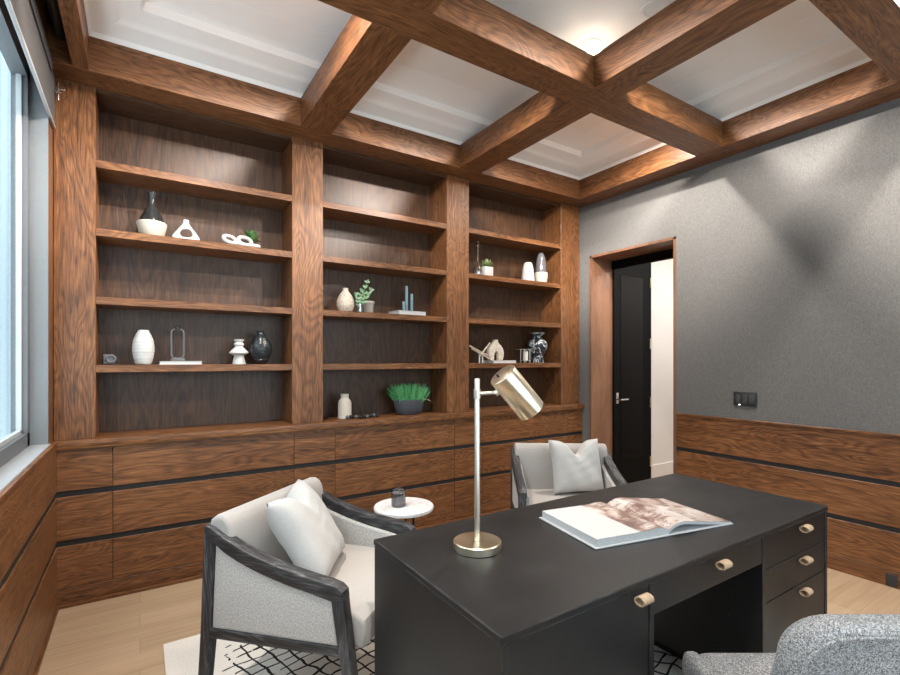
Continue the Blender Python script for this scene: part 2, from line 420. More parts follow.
# beams (the lattice hangs clear of the ceiling)
DARK_TOP = plain('bounce_cutting_beam_top', (0.014, 0.0125, 0.011), 0.95, spec=0.0)
def beam(x0, x1, y0, y1, k, ax):
    o = struct(MB().box(x0, x1, y0, y1, ZB, ZT, 0.002, 1).build('trim_%d' % k, WOOD[ax]))
    o.data.materials.append(DARK_TOP)                        # unseen upper side, darkened to cut light bounced onto the ceiling
    for p in o.data.polygons:
        if p.normal.z > 0.9: p.material_index = 1
    return o
beam(XL, XR, 3.365, YB+0.02, 1, 0)
beam(3.74, XR, YR, 3.365, 2, 1)
beam(-0.315, -0.24, YR, 3.365, 3, 1)
beam(-0.24, 3.74, YR, -1.26, 4, 0)
XB = [(-0.48, -0.27), (0.73, 0.94), (1.94, 2.15)]
YBM = [(0.94, 1.16), (2.28, 2.50)]
k = 5
for y0, y1 in XB: beam(-0.24, 3.74, y0, y1, k, 0); k += 1
for x0, x1 in YBM:
    for y0, y1 in ((2.15, 3.365), (0.94, 1.94), (-0.27, 0.73), (-1.26, -0.48)): beam(x0, x1, y0, y1, k, 1); k += 1

# wainscot of wide boards with black channels, right wall and under the left window
def wainscot(x, sgn, y0, y1, k0):
    xs = sorted((x, x + sgn*0.022)); xc = sorted((x, x + sgn*0.017)); xt = sorted((x, x+sgn*0.028))
    names = []
    for z0, z1 in ((0.0, 0.098), (0.102, 0.345), (0.378, 0.630), (0.663, 0.940)):
        names.append(struct(MB().box(xs[0], xs[1], y0, y1, z0, z1, 0.002, 1).build('trim_%d' % k0, WOOD[1]))); k0 += 1
    struct(MB().box(xc[0], xc[1], y0, y1, 0.0, 0.94).build('trim_%d' % k0, BLACK)); k0 += 1
    struct(MB().box(xt[0], xt[1], y0, y1, 0.940, 0.957, 0.002, 1).build('trim_%d' % k0, WOOD[1])); k0 += 1
    return k0
k = wainscot(XR, -1, YR, 2.445, 30)
k = wainscot(XL, 1, YR, 3.52, k)
bl = MB(); bl.box(XL, XL+0.034, YR, 3.5, 0, 0.018, 0.003); struct(bl.build('baseboard_left', WOOD[1]))
bb = MB(); bb.box(XL, XR, 3.49, 3.515, 0, 0.018, 0.003); struct(bb.build('baseboard_back', WOOD[0]))
bo = tag(MB().box(XR-0.030, XR-0.022, 0.985, 1.04, 0.006, 0.082, 0.003).build('floor_outlet', SWITCH), 'small dark outlet plate at the foot of the panelled right wall', 'outlet')

# window 1 (left wall): frame, bead, pane, reveal, sill
w1 = struct(MB().box(XL-0.114, XL-0.110, WY0+0.01, WY1-0.01, WZ0+0.01, WZ1-0.01).build('window_1', PANE))
m = MB()
for y in (WY0+0.035, 0.25, 1.78, WY1-0.035): m.box(XL-0.14, XL-0.074, y-0.035, y+0.035, WZ0, WZ1)
m.box(XL-0.14, XL-0.074, WY0, WY1, WZ0, WZ0+0.105); m.box(XL-0.14, XL-0.074, WY0, WY1, WZ1-0.08, WZ1)
m.build('frame', WINFRAME, w1)
m = MB()
for y0, y1 in ((WY0+0.07, 0.215), (0.285, 1.745), (1.815, WY1-0.07)):
    for a, b in ((y0, y0+0.016), (y1-0.016, y1)): m.box(XL-0.118, XL-0.096, a, b, WZ0+0.105, WZ1-0.08)
    m.box(XL-0.118, XL-0.096, y0, y1, WZ0+0.105, WZ0+0.125)
m.build('glazing_bead', BEADWHITE, w1)
m = MB(); m.box(XL-0.09, XL+0.002, WY1-0.012, WY1, WZ0+0.035, WZ1); m.box(XL-0.09, XL+0.002, WY0, WY0+0.012, WZ0+0.035, WZ1)
m.build('reveal', REVEAL, w1)
MB().box(XL-0.10, XL+0.012, WY0, WY1, WZ0, WZ0+0.035, 0.004).build('sill', SILL, w1)
struct(box(-3.2, -3.1, -3, 8, -0.5, 3.2, 'wall_outside', OUTW))
struct(box(-3.2, -0.7, 8.0, 8.2, -0.5, 9, 'wall_outside_wing', OUTW))
ms = MB()
for i in range(21): ms.box(-3.1+i*0.115, -3.1+i*0.115+0.03, 7.98, 8.0, -0.5, 9)
struct(ms.build('trim_siding', plain('siding_joint', (0.20, 0.24, 0.26), 0.7)))

# roller shade: fabric fascia, hem bar, tube, bracket
rs = thing('roller_shade', 'taupe roller shade drawn up at the top of the left window', 'window shade', (XL, 1.1, 2.75))
def R(p): return (p[0]-XL, p[1]-1.1, p[2]-2.75)
def rbox(x0, x1, y0, y1, z0, z1, name, mat, par=rs, bev=0.0):
    a = R((x0, y0, z0)); b = R((x1, y1, z1)); return MB().box(a[0], b[0], a[1], b[1], a[2], b[2], bev).build(name, mat, par)
rbox(XL+0.004, XL+0.012, WY0, 3.52, 2.755, 3.03, 'shade_fabric', SHADE)
relabel(rbox(XL+0.002, XL+0.016, WY0, 3.52, 2.737, 2.757, 'hem_bar', SILL, bev=0.003), 'pale hem bar')
rbox(XL+0.012, XL+0.020, WY0, 3.36, 2.99, 3.05, 'valance', SHADE)
MB().tube([R((XL+0.055, WY0, 3.20)), R((XL+0.055, 3.36, 3.20))], 0.03, 16).build('roller_tube', DARKTUBE, rs)
m = MB(); m.box(*[v for v in (0.012, 0.03)], 2.38, 2.43, 0.19, 0.20); m.tube([R((XL+0.03, 3.50, 2.90)), R((XL+0.03, 3.50, 3.0))], 0.004, 8)
m.tube([R((XL+0.025, 3.50, 2.965)), R((XL+0.06, 3.50, 2.965))], 0.006, 8); m.tube([R((XL+0.02, 3.49, 2.94)), R((XL+0.045, 3.49, 2.94))], 0.007, 8)
relabel(m.build('bracket', CHROME, rs), 'small chrome bracket')

# ------------------------------------------------------------------ base cabinets and counter
seams = [(-0.415, -0.137), (-0.137, 0.936), (0.936, 1.243), (1.243, 2.327), (2.327, 2.634), (2.634, 3.742), (3.742, 3.96)]
clab = ['narrow oak base cabinet end by the window wall', 'wide oak base cabinet under the leftmost bookcase',
        'narrow oak base cabinet under the second pillar from the window', 'wide oak base cabinet under the middle bookcase',
        'narrow oak base cabinet behind the brass lamp pole', 'wide oak base cabinet under the rightmost bookcase, behind the far armchair',
        'narrow oak base cabinet end beside the doorway']
for (x0, x1), lb in zip(seams, clab):
    c = thing('base_cabinet', lb, 'cabinet', ((x0+x1)/2, 3.68, 0), 0, 'oak base cabinets along the back wall')
    h = (x1-x0)/2
    MB().box(-h, h, -0.154, YB-3.68, 0.0, 0.90).build('carcass', BLACK, c)
    for z0, z1 in ((0.102, 0.345), (0.378, 0.630), (0.663, 0.903)):
        MB().box(-h+0.0015, h-0.0015, -0.16, -0.13, z0, z1, 0.0015, 1).build('drawer_front', WOOD[0], c)
    MB().box(-h, h, -0.163, -0.13, 0.0, 0.098, 0.001, 1).build('plinth', WOOD[0], c)
tag(MB().box(-0.415, XR-0.002, 3.492, YB, 0.905, 0.953, 0.003).build('countertop', WOOD[0]), 'long oak countertop ledge running under all the bookcases', 'countertop')

# ------------------------------------------------------------------ bookcases and pillars
pil = [(-0.418, -0.222), (0.93, 1.158), (2.266, 2.503), (3.671, 3.945)]
plab = ['oak pillar at the left end of the shelving beside the window', 'oak pillar between the left and middle bookcases',
        'oak pillar between the middle and right bookcases', 'oak pillar at the right end of the shelving near the doorway']
for (x0, x1), lb in zip(pil, plab):
    tag(MB().box(x0, x1, YP, YB, 0.953, ZB, 0.002, 1).build('pillar', WOOD[2]), lb, 'pillar', 'oak pillars of the shelving')
blab = ['open oak bookcase nearest the window, left of the three', 'open oak bookcase in the middle of the three', 'open oak bookcase nearest the doorway, right of the three']
SH = [1.39, 1.80, 2.21, 2.62]
for i, lb in enumerate(blab):
    x0, x1 = pil[i][1], pil[i+1][0]; cx = (x0+x1)/2; h = (x1-x0)/2
    b = thing('bookcase', lb, 'bookcase', (cx, 3.70, 0.953), 0, 'open bookcases along the back wall')
    MB().box(-h, h, YB-0.012-3.70, YB-3.70, 0, 3.03-0.953).build('back_panel', WOOD_SHADED[2], b)
    MB().box(-h, h, YP+0.02-3.70, YB-0.012-3.70, 3.03-0.953, ZB-0.001-0.953).build('top_panel', WOOD_SHADED[0], b)
    for z in SH: MB().box(-h, h, YP+0.004-3.70, YB-0.012-3.70, z-0.045-0.953, z-0.953, 0.0015, 1).build('shelf', WOOD[0], b)

# ------------------------------------------------------------------ doorway, hall
d1 = struct(MB().box(XR-0.006, XR+0.352, 3.399, 3.421, 0, 2.509).build('door_1', JAMB))
def jb(*a, n='jamb', mt=JAMB): return MB().box(*a).build(n, mt, d1)
jb(XR-0.006, XR+0.352, 2.461, 2.483, 0, 2.509); jb(XR-0.006, XR+0.352, 2.461, 3.421, 2.487, 2.509, n='head')
jb(XR+0.318, XR+0.36, 2.483, 3.399, 2.40, 2.487, n='black_head', mt=DOORBLACK)
jb(XR+0.33, XR+0.36, 3.375, 3.399, 0, 2.40, n='black_jamb', mt=DOORBLACK)
HY = 3.47
struct(box(XR+0.352, 6.4, HY, HY+0.1, 0, 3.45, 'wall_hall_end', HALLWHITE))
struct(box(6.3, 6.4, -0.6, HY, 0, 3.45, 'wall_hall_far', HALLWHITE))
struct(box(XR+0.352, 6.4, -0.7, -0.6, 0, 3.45, 'wall_hall_near', HALLWHITE))
struct(box(XR+0.352, 6.4, -0.6, HY, 2.95, 3.0, 'ceiling_hall', HALLWHITE))
struct(box(5.06, 6.3, HY-0.018, HY, 0, 0.17, 'baseboard_hall', HALLWHITE))
d2 = struct(MB().box(4.345, 4.985, HY-0.045, HY-0.005, 0.006, 2.62, 0.002, 1).build('door_2', DOORBLACK))
MB().box(4.47, 4.86, HY-0.048, HY-0.044, 0.30, 2.36).build('glass_panel', DOORGLASS, d2)
m = MB(); m.box(4.985, 5.005, HY-0.045, HY, 0, 2.64); m.box(4.333, 5.05, HY-0.03, HY, 2.63, 2.70); m.box(5.012, 5.05, HY-0.025, HY, 0, 2.70); m.build('frame', DOORBLACK, d2)
for z in (0.24, 0.93, 1.61, 2.32): MB().tube([(5.0, HY-0.05, z-0.06), (5.0, HY-0.05, z+0.06)], 0.012, 10).build('hinge', BRASS, d2)
m = MB(); m.box(4.385, 4.425, HY-0.052, HY-0.044, 0.94, 1.06, 0.003); m.tube([(4.405, HY-0.05, 0.985), (4.405, HY-0.095, 0.985), (4.53, HY-0.095, 0.985)], 0.010, 10)
m.build('handle', CHROME, d2)
hl = bpy.data.lights.new('hall_light', 'AREA'); hl.size = 1.2; hl.energy = 42; hl.color = (1, 0.94, 0.88)
ho = bpy.data.objects.new('hall_light', hl); COL.objects.link(ho); ho.location = (5.4, 2.2, 2.93)

# ------------------------------------------------------------------ recessed downlights above the lattice
def downlight(x, y, lb, on=True, k=1.0, blend=1.0):
    t = thing('recessed_downlight', lb, 'ceiling light', (x, y, 3.40), 0, 'recessed ceiling downlights')
    MB().lathe([(0.042, 0.0), (0.058, -0.001), (0.060, -0.004), (0.058, -0.007), (0.044, -0.006), (0.042, 0.0)], n=28).build('trim_ring', WHITE, t)
    MB().lathe([(0.0, -0.003), (0.043, -0.003)], n=24).build('lens', GLOW if on else WHITE, t)
    if on:
        l = bpy.data.lights.new('downlight_bulb', 'SPOT'); l.energy = LAMP_W*k; l.color = LAMP_COL; l.spot_size = math.radians(168); l.spot_blend = blend; l.shadow_soft_size = 0.035
        o = bpy.data.objects.new('downlight_bulb', l); COL.objects.link(o); o.parent = t; o.location = (0, 0, -0.012)
    return t
downlight(2.375, 2.035, 'glowing downlight above the beam crossing nearest the middle of the picture', k=1.15, blend=0.25)
downlight(2.39, 0.835, 'downlight above the next beam crossing toward the camera', k=1.15, blend=0.25)
downlight(3.28, 2.36, 'downlight over the corner coffer by the doorway', k=0.75)
downlight(3.28, 0.53, 'downlight over the coffer by the right wall nearest the camera', k=0.62)
downlight(0.50, 2.30, 'downlight over the coffer by the window and bookcase', k=0.75)
downlight(0.50, 0.53, 'downlight over the coffer by the window beside the camera', k=0.6)
downlight(1.05, 2.02, 'downlight above the beam crossing nearest the window', k=1.15, blend=0.25)
sp = thing('ceiling_speaker', 'round white unlit ceiling fitting beside the lit downlight, half hidden by a beam', 'ceiling speaker', (2.43, 1.64, 3.40))
MB().lathe([(0.0, -0.004), (0.05, -0.004), (0.055, -0.010), (0.075, -0.010), (0.08, 0.0)], n=28).build('grille', WHITE, sp)

# ------------------------------------------------------------------ wall switch
sw = thing('wall_switch', 'graphite three gang switch plate on the grey wall above the panelling', 'switch', (XR, 1.885, 1.115))
MB().box(-0.010, 0, -0.085, 0.085, -0.055, 0.055, 0.003).build('plate', SWITCH, sw)
for y in (-0.05, 0, 0.05): MB().box(-0.014, -0.010, y-0.017, y+0.017, -0.033, 0.033, 0.002).build('rocker', SWITCH2, sw)
relabel(MB().box(-0.013, -0.009, 0.032, 0.044, -0.048, -0.043).build('indicator', LED, sw), 'tiny lit indicator')

# ------------------------------------------------------------------ rug
RX, RY = 1.468, 1.555
rug = MB().box(-1.371, 1.371, -1.22, 1.22, 0, 0.007, 0.003, 2).build('area_rug', RUG)
rug.location = (RX, RY, 0.0005); tag(rug, 'off-white rug with a black hand-drawn lattice under desk and armchairs', 'rug')
ZR = 0.0078

# ------------------------------------------------------------------ desk
dk = thing('desk', 'large black stained double pedestal desk with tan loop pulls', 'desk', (1.67, 1.262, ZR))
DX, DY = 1.67, 1.262
def db(x0, x1, y0, y1, z0, z1, name, mat=DESK, bev=0.0015, par=dk):
    return MB().box(x0-DX, x1-DX, y0-DY, y1-DY, z0-ZR, z1-ZR, bev, 1).build(name, mat, par)
db(0.722, 2.618, 0.890, 1.635, 0.738, 0.760, 'desktop', bev=0.003)
db(0.725, 0.747, 0.893, 1.632, ZR, 0.738, 'side_panel'); db(2.593, 2.615, 0.893, 1.632, ZR, 0.738, 'side_panel')
db(1.303, 1.325, 0.893, 1.632, 0.115, 0.738, 'inner_panel'); db(2.013, 2.035, 0.893, 1.632, 0.115, 0.738, 'inner_panel')
db(0.747, 1.303, 1.61, 1.632, ZR, 0.738, 'back_panel'); db(2.035, 2.593, 1.61, 1.632, ZR, 0.738, 'back_panel'); db(1.325, 2.013, 1.58, 1.60, 0.30, 0.738, 'modesty_panel')
db(0.747, 1.303, 0.93, 1.60, 0.115, 0.735, 'pedestal_box'); db(2.035, 2.593, 0.93, 1.60, 0.115, 0.735, 'pedestal_box')
db(0.80, 1.24, 0.96, 1.58, ZR, 0.115, 'plinth'); db(2.14, 2.54, 0.96, 1.58, ZR, 0.115, 'plinth')
def pull(par, x, z):
    m = MB(); n = 22; ro, ri = 1.0, 0.74; prev = None
    # loop of thick leather lying across the drawer top, hollow along x
    def pt(a, k): return (0.876-0.010 + 0.018*k*math.cos(a) - DY, z - 0.002 + 0.0135*k*math.sin(a) - ZR)
    for i in range(n):
        a0, a1 = 2*PI*i/n, 2*PI*(i+1)/n
        q = [pt(a0, ro), pt(a1, ro), pt(a1, ri), pt(a0, ri)]
        A = [m.bm.verts.new((x-0.023-DX, *p)) for p in q]; B = [m.bm.verts.new((x+0.023-DX, *p)) for p in q]
        m.bm.faces.new(A); m.bm.faces.new(B[::-1])
        m.bm.faces.new((A[0], A[1], B[1], B[0])); m.bm.faces.new((A[2], A[3], B[3], B[2]))
    m.clean(); return m.build('pull', LEATHER, par, 50)
for (x0, x1, z0, z1, px) in ((0.749, 1.301, 0.100, 0.735, 1.236), (1.327, 2.011, 0.636, 0.735, 1.678), (2.037, 2.591, 0.606, 0.735, 2.325), (2.037, 2.591, 0.475, 0.602, 2.325), (2.037, 2.591, 0.100, 0.471, 2.325)):
    f = db(x0, x1, 0.896, 0.918, z0, z1, 'drawer_front')
    pull(f, px, z1-0.013)
db(1.325, 2.013, 0.918, 1.5, 0.64, 0.735, 'drawer_box')

# ------------------------------------------------------------------ open book on the desk
ob = thing('open_book', 'open large-format book with a brown landscape photograph on the desk', 'book', (1.70, 1.235, 0.7605), -0.188)
HW, HV = 0.335, 0.172
m = MB(); m.box(-HW-0.008, 0.0, -HV-0.008, HV+0.008, 0, 0.004, 0.001); m.box(0.0, HW+0.006, -HV-0.006, HV+0.006, 0, 0.004, 0.001); m.build('cover', PAGEEDGE, ob)
def top_l(x): return 0.031 if x < -0.09 else 0.031 + 0.006*math.sin((x+0.09)/0.09*PI*0.9) - 0.010*((x+0.09)/0.09)**3
def top_r(x):
    f = x/HW; return 0.021 + 0.030*math.sin(min(1, f/0.28)*PI/2) - 0.046*max(0, f-0.10)**0.9
def pageblock(xs, top, bot, name, matside):
    m = MB(); n = len(xs)
    poly = [(x, bot(x)) for x in xs] + [(x, top(x)) for x in reversed(xs)]
    A = [m.bm.verts.new((x, -HV, z)) for x, z in poly]; B = [m.bm.verts.new((x, HV, z)) for x, z in poly]
    N = len(poly)
    for i in range(N): m.bm.faces.new((A[i], A[(i+1) % N], B[(i+1) % N], B[i]))
    for i in range(n-1):
        m.bm.faces.new((A[i], A[i+1], A[N-2-i], A[N-1-i])); m.bm.faces.new((B[i], B[i+1], B[N-2-i], B[N-1-i]))
    return m.build(name, matside, ob, 40)
xl = [-HW+0.004] + [-0.25, -0.15] + [-0.09+0.09*i/8 for i in range(9)]
pl = pageblock(xl, lambda x: top_l(x)-0.0006, lambda x: 0.004, 'page_block', PAGEEDGE)
xr = [HW*i/16 for i in range(17)]
pr = pageblock(xr, lambda x: top_r(x)-0.0006, lambda x: max(0.0042, top_r(x)-0.011-0.006*(x < 0.02)), 'page_block', PAGEEDGE)
def sheet(xs, top, name):
    m = MB()
    def f(u, v):
        i = u*(len(xs)-1); a = int(min(i, len(xs)-2)); x = xs[a] + (xs[a+1]-xs[a])*(i-a); return Vector((x, -HV+2*HV*v, top(x)+0.0004))
    m.grid(f, len(xs)-1, 2); return m.build(name, PICTURE, ob, 60)
sheet(xl, top_l, 'page'); sheet(xr, top_r, 'page')

# ------------------------------------------------------------------ desk lamp
lp = thing('desk_lamp', 'slender brass desk lamp with a tilted cylinder shade on the black desk', 'lamp', (0.992, 1.357, 0.7605))
MB().lathe([(0, 0), (0.082, 0), (0.084, 0.002), (0.084, 0.026), (0.081, 0.029), (0.0, 0.029)], n=56).build('base', BRASS, lp)
MB().lathe([(0, 0.029), (0.0095, 0.029), (0.0095, 0.592), (0.008, 0.595), (0, 0.595)], n=20).build('pole', STEEL, lp)
Rv = Vector((0.8395, -0.5434, 0)); Fv = Vector((0.5434, 0.8395, 0)); Uv = Vector((0, 0, 1))
ax = (Rv*0.64 - Uv*0.755 + Fv*0.27).normalized()
sc = Rv*0.140 + Fv*0.01 + Uv*(1.306-0.7605)
q = ax.to_track_quat('Z', 'Y').to_matrix().to_4x4(); MS = Matrix.Translation(sc) @ q
L2, RS = 0.088, 0.051
shade = MB().lathe([(0, -L2+0.001), (RS-0.004, -L2), (RS-0.001, -L2+0.002), (RS, -L2+0.005), (RS, L2), (RS-0.003, L2), (RS-0.004, -L2+0.012), (0, -L2+0.012)], n=56, M=MS).build('lamp_shade', BRASS, lp)
MB().lathe([(0, -0.02), (0.018, -0.02), (0.03, 0.01), (0.028, 0.04), (0.015, 0.055), (0, 0.058)], n=24, M=MS).build('bulb', WAX, shade)
jz = 1.302-0.7605; ps = sc - ax*0.045
perp = (Vector((0, 0, jz)) - ps); perp = (perp - ax*perp.dot(ax)).normalized(); js = ps + perp*(RS+0.004)
MB().tube([Vector((0, 0, jz)), js + (js-Vector((0, 0, jz))).normalized()*0.0], 0.0065, 14).build('arm', STEEL, lp)
MB().lathe([(0, -0.016), (0.0125, -0.016), (0.0125, 0.016), (0, 0.016)], c=(0, 0, jz), n=18).build('collar', STEEL, lp)
MB().tube([js + perp*0.006, js - perp*0.006], 0.011, 14).build('swivel', STEEL, lp)
MB().tube([sc - ax*(L2-0.001) + perp*0.015, sc - ax*(L2+0.010) + perp*0.015], 0.004, 10).build('switch_knob', IRON, shade)

# ------------------------------------------------------------------ armchairs (local: faces -y)
def armchair(label, loc, rz):
    t = thing('armchair', label, 'armchair', loc, rz, 'oatmeal lounge armchairs with charcoal wood frames')
    W = 0.365
    arm_top = [(0.315, 0.748), (0.285, 0.742), (0.22, 0.708), (0.15, 0.678), (0.07, 0.652), (0.0, 0.634), (-0.08, 0.617), (-0.17, 0.603), (-0.25, 0.592), (-0.285, 0.584), (-0.307, 0.566)]
    arm_bot = [(-0.312, 0.535), (-0.262, 0.528), (-0.17, 0.545), (-0.08, 0.560), (0.0, 0.577), (0.07, 0.595), (0.15, 0.620), (0.22, 0.650), (0.27, 0.680), (0.318, 0.715)]
    for s in (-1, 1):
        xo, xi = s*W, s*(W-0.055); x0, x1 = min(xo, xi), max(xo, xi)
        MB().prism(arm_top + arm_bot, 0, x0, x1, 0.006).build('arm', FRAMEWOOD[1], t)
        x0, x1 = sorted((s*W, s*(W-0.048)))
        MB().prism([(-0.313, 0.540), (-0.262, 0.533), (-0.295, 0.33), (-0.352, 0.0), (-0.382, 0.0), (-0.340, 0.33)], 0, x0, x1, 0.004).build('leg', FRAMEWOOD[2], t)
        MB().prism([(0.318, 0.720), (0.268, 0.690), (0.290, 0.32), (0.325, 0.0), (0.357, 0.0), (0.335, 0.32)], 0, x0, x1, 0.004).build('leg', FRAMEWOOD[2], t)
        x0, x1 = sorted((s*(W-0.004), s*(W-0.044)))
        MB().prism([(0.30, 0.298), (0.30, 0.338), (-0.30, 0.364), (-0.30, 0.328)], 0, x0, x1, 0.003).build('side_rail', FRAMEWOOD[1], t)
        x0, x1 = sorted((s*(W-0.010), s*(W-0.075)))
        MB().prism([(0.288, 0.335), (-0.300, 0.362), (-0.268, 0.530), (-0.17, 0.549), (-0.08, 0.564), (0.0, 0.581), (0.07, 0.599), (0.15, 0.624), (0.22, 0.654), (0.270, 0.684)], 0, x0, x1, 0.010, 3).build('side_panel', TWEEDSIDE, t)
    MB().box(-W+0.05, W-0.05, 0.27, 0.31, 0.30, 0.34, 0.003).build('back_rail', FRAMEWOOD[0], t)
    # seat cushion with a soft waterfall front
    m = MB(); prof = [(0.24, 0.335), (0.24, 0.462), (0.0, 0.466), (-0.25, 0.468), (-0.325, 0.462), (-0.362, 0.440), (-0.372, 0.41), (-0.365, 0.345), (-0.35, 0.335)]
    m.prism(prof, 0, -W+0.062, W-0.062, 0.014, 3); m.build('seat', CREAM, t)
    # raked backrest with rolled top
    prof = [(0.155, 0.40), (0.205, 0.70), (0.212, 0.745), (0.228, 0.772), (0.255, 0.786), (0.285, 0.783), (0.310, 0.765), (0.320, 0.735), (0.312, 0.33), (0.17, 0.33)]
    MB().prism(prof, 0, -W+0.024, W-0.024, 0.018, 4).build('backrest', CREAM, t)
    return t
C1, R1 = (0.698, 2.139, ZR), math.radians(39.7)
C2, R2 = (2.500, 2.362, ZR), math.radians(-35.5)
armchair('oatmeal armchair with charcoal frame in the left foreground, side toward the camera', C1, R1)
armchair('oatmeal armchair with charcoal frame behind the desk, near the doorway', C2, R2)

def pillow(label, chair, rot, local, size, tilt, yaw, dip, group):
    t = NT; m = MB(); N = 26; w_, h_, th = size
    def shape(u, v, sgn):
        a, b = 2*u-1, 2*v-1
        pin = 1 - 0.10*(1-a*a)*0 ; xx = w_/2*a*(1 - 0.07*(1-b*b)*1.0); zz = h_/2*b*(1 - 0.07*(1-a*a))
        e = max(0, (1-a**4))**0.5 * max(0, (1-b**4))**0.5
        y = sgn*th/2*e
        chop = math.exp(-(a/0.30)**2) * max(0, (b+0.25)/1.25)**1.6
        zz -= dip*chop; y *= 1 - 0.28*chop
        y += 0.003*math.sin(9*a+5*b)*e*sgn + 0.0012*math.sin(17*b-6*a)*e
        return Vector((xx, y, zz + h_/2))
    m.grid(lambda u, v: shape(u, v, -1), N, N); m.grid(lambda u, v: shape(u, v, 1), N, N); m.clean()
    o = m.build('throw_pillow', LINEN, None, 80)
    M = Matrix.Translation(chair) @ Matrix.Rotation(rot, 4, 'Z') @ Matrix.Translation(local) @ Matrix.Rotation(yaw, 4, 'Z') @ Matrix.Rotation(tilt, 4, 'X')
    o.matrix_world = M
    return tag(o, label, 'pillow', group)
pillow('white linen pillow with a chopped top on the left armchair', C1, R1, (0.0, -0.05, 0.468), (0.41, 0.42, 0.16), math.radians(-32), math.radians(17), 0.075, 'white linen throw pillows')
pillow('white linen pillow with a V-chopped top on the armchair behind the desk', C2, R2, (0.098, 0.046, 0.468), (0.385, 0.385, 0.15), math.radians(-17), math.radians(12), 0.10, 'white linen throw pillows')

# ------------------------------------------------------------------ tweed desk chair (local: faces +y)
tc = thing('desk_chair', 'grey tweed desk chair in the bottom right corner in front of the desk', 'chair', (1.585, 0.545, ZR), -math.radians(32.9))
def rounded_panel(w_, h_, r, n=8):
    pts = []
    for cx, cz, a0 in ((w_/2-r, h_-r, 0), (-w_/2+r, h_-r, PI/2)):
        for i in range(n+1):
            a = a0 + PI/2*i/n; pts.append((cx + r*math.cos(a), cz + r*math.sin(a)))
    pts += [(-w_/2-0.02, h_*0.45), (-w_/2+0.03, 0), (w_/2-0.03, 0), (w_/2+0.02, h_*0.45)]
    return pts
m = MB(); m.prism(rounded_panel(0.50, 0.46, 0.11), 1, -0.045, 0.045, 0.03, 4)
for v in m.bm.verts:
    v.co.y += -0.19 - 0.045*v.co.z/0.46 + 0.55*v.co.x**2; v.co.z += 0.36
m.build('backrest', TWEED, tc, 60)
m = MB(); m.tube([Vector((x, -0.19-0.045*(z/0.46)+0.55*x*x-0.05, z+0.36)) for x, z in [(p[0]*0.97, p[1]*0.965) for p in rounded_panel(0.50, 0.46, 0.11)[0:18]]], 0.004, 8); m.build('welt_seam', TWEED, tc)
m = MB(); m.box(-0.245, 0.245, -0.24, 0.255, 0.375, 0.468, 0.04, 4); m.build('seat', TWEED, tc, 60)
for s in (-1, 1):
    m = MB(); m.prism([(-0.20, 0.36), (0.225, 0.36), (0.25, 0.42), (0.235, 0.468), (0.15, 0.48), (-0.05, 0.495), (-0.20, 0.53)], 0, *sorted((s*0.225, s*0.285)), 0.022, 3); m.build('arm', TWEED, tc, 60)
for sx in (-1, 1):
    for sy in (-1, 1): MB().tube([(sx*0.19, sy*0.19, 0.375), (sx*0.23, sy*0.23, 0.004)], [0.018, 0.011], 12).build('leg', IRON, tc)

# ------------------------------------------------------------------ side table and candle jar
st = thing('side_table', 'small round side table with white marble top and dark rod legs', 'table', (1.325, 2.555, ZR))
MB().lathe([(0, 0.52), (0.172, 0.52), (0.178, 0.525), (0.178, 0.538), (0.174, 0.543), (0, 0.543)], n=48).build('table_top', MARBLE, st)
for a in (0.2, 0.2+2*PI/3, 0.2+4*PI/3): MB().tube([(0.075*math.cos(a), 0.075*math.sin(a), 0.52), (0.075*math.cos(a), 0.075*math.sin(a), 0.014)], 0.007, 10).build('leg', IRON, st)
MB().lathe([(0, 0), (0.13, 0), (0.132, 0.006), (0.128, 0.014), (0, 0.014)], n=40).build('base', IRON, st)
MB().lathe([(0, 0.508), (0.11, 0.508), (0.11, 0.52), (0, 0.52)], n=32).build('mounting_plate', IRON, st)
cj = thing('candle_jar', 'smoky glass candle jar on the marble side table', 'candle', (1.292, 2.560, ZR+0.5435))
MB().lathe([(0, 0.001), (0.040, 0.001), (0.043, 0.006), (0.043, 0.102), (0.040, 0.102), (0.0395, 0.012), (0, 0.010)], n=32).build('jar', SMOKE, cj)
MB().lathe([(0, 0.0105), (0.039, 0.0125), (0.039, 0.080), (0, 0.078)], n=28).build('wax', plain('grey_wax', (0.42, 0.41, 0.42), 0.6), cj)

# ------------------------------------------------------------------ things on the shelves
YS = 3.66
def pos(x, zshelf, y=YS): return (x*y/3.70, y, zshelf+0.0004)
def lathe_thing(name, lb, cat, loc, prof, mat, part=None, n=36, angle=40):
    if part is None:
        o = MB().lathe(prof, n=n).build(name, mat, None, angle); o.location = loc; return tag(o, lb, cat)
Z1, Z2, Z3, Z4, ZC = 2.62, 2.21, 1.80, 1.39, 0.953

t = thing('bottle_vase', 'vase with black bottle neck and cream bowl base, second shelf of the left bookcase', 'vase', pos(0.066, Z2))
MB().lathe([(0, 0), (0.058, 0), (0.068, 0.01), (0.083, 0.075), (0.086, 0.092), (0.080, 0.100), (0, 0.100)], n=36).build('bowl_base', CERC, t)
MB().lathe([(0, 0.100), (0.071, 0.100), (0.066, 0.125), (0.045, 0.17), (0.026, 0.205), (0.019, 0.23), (0.018, 0.262), (0.024, 0.275), (0.024, 0.292), (0.016, 0.294), (0, 0.285)], n=36).build('bottle_neck', CERD, t)

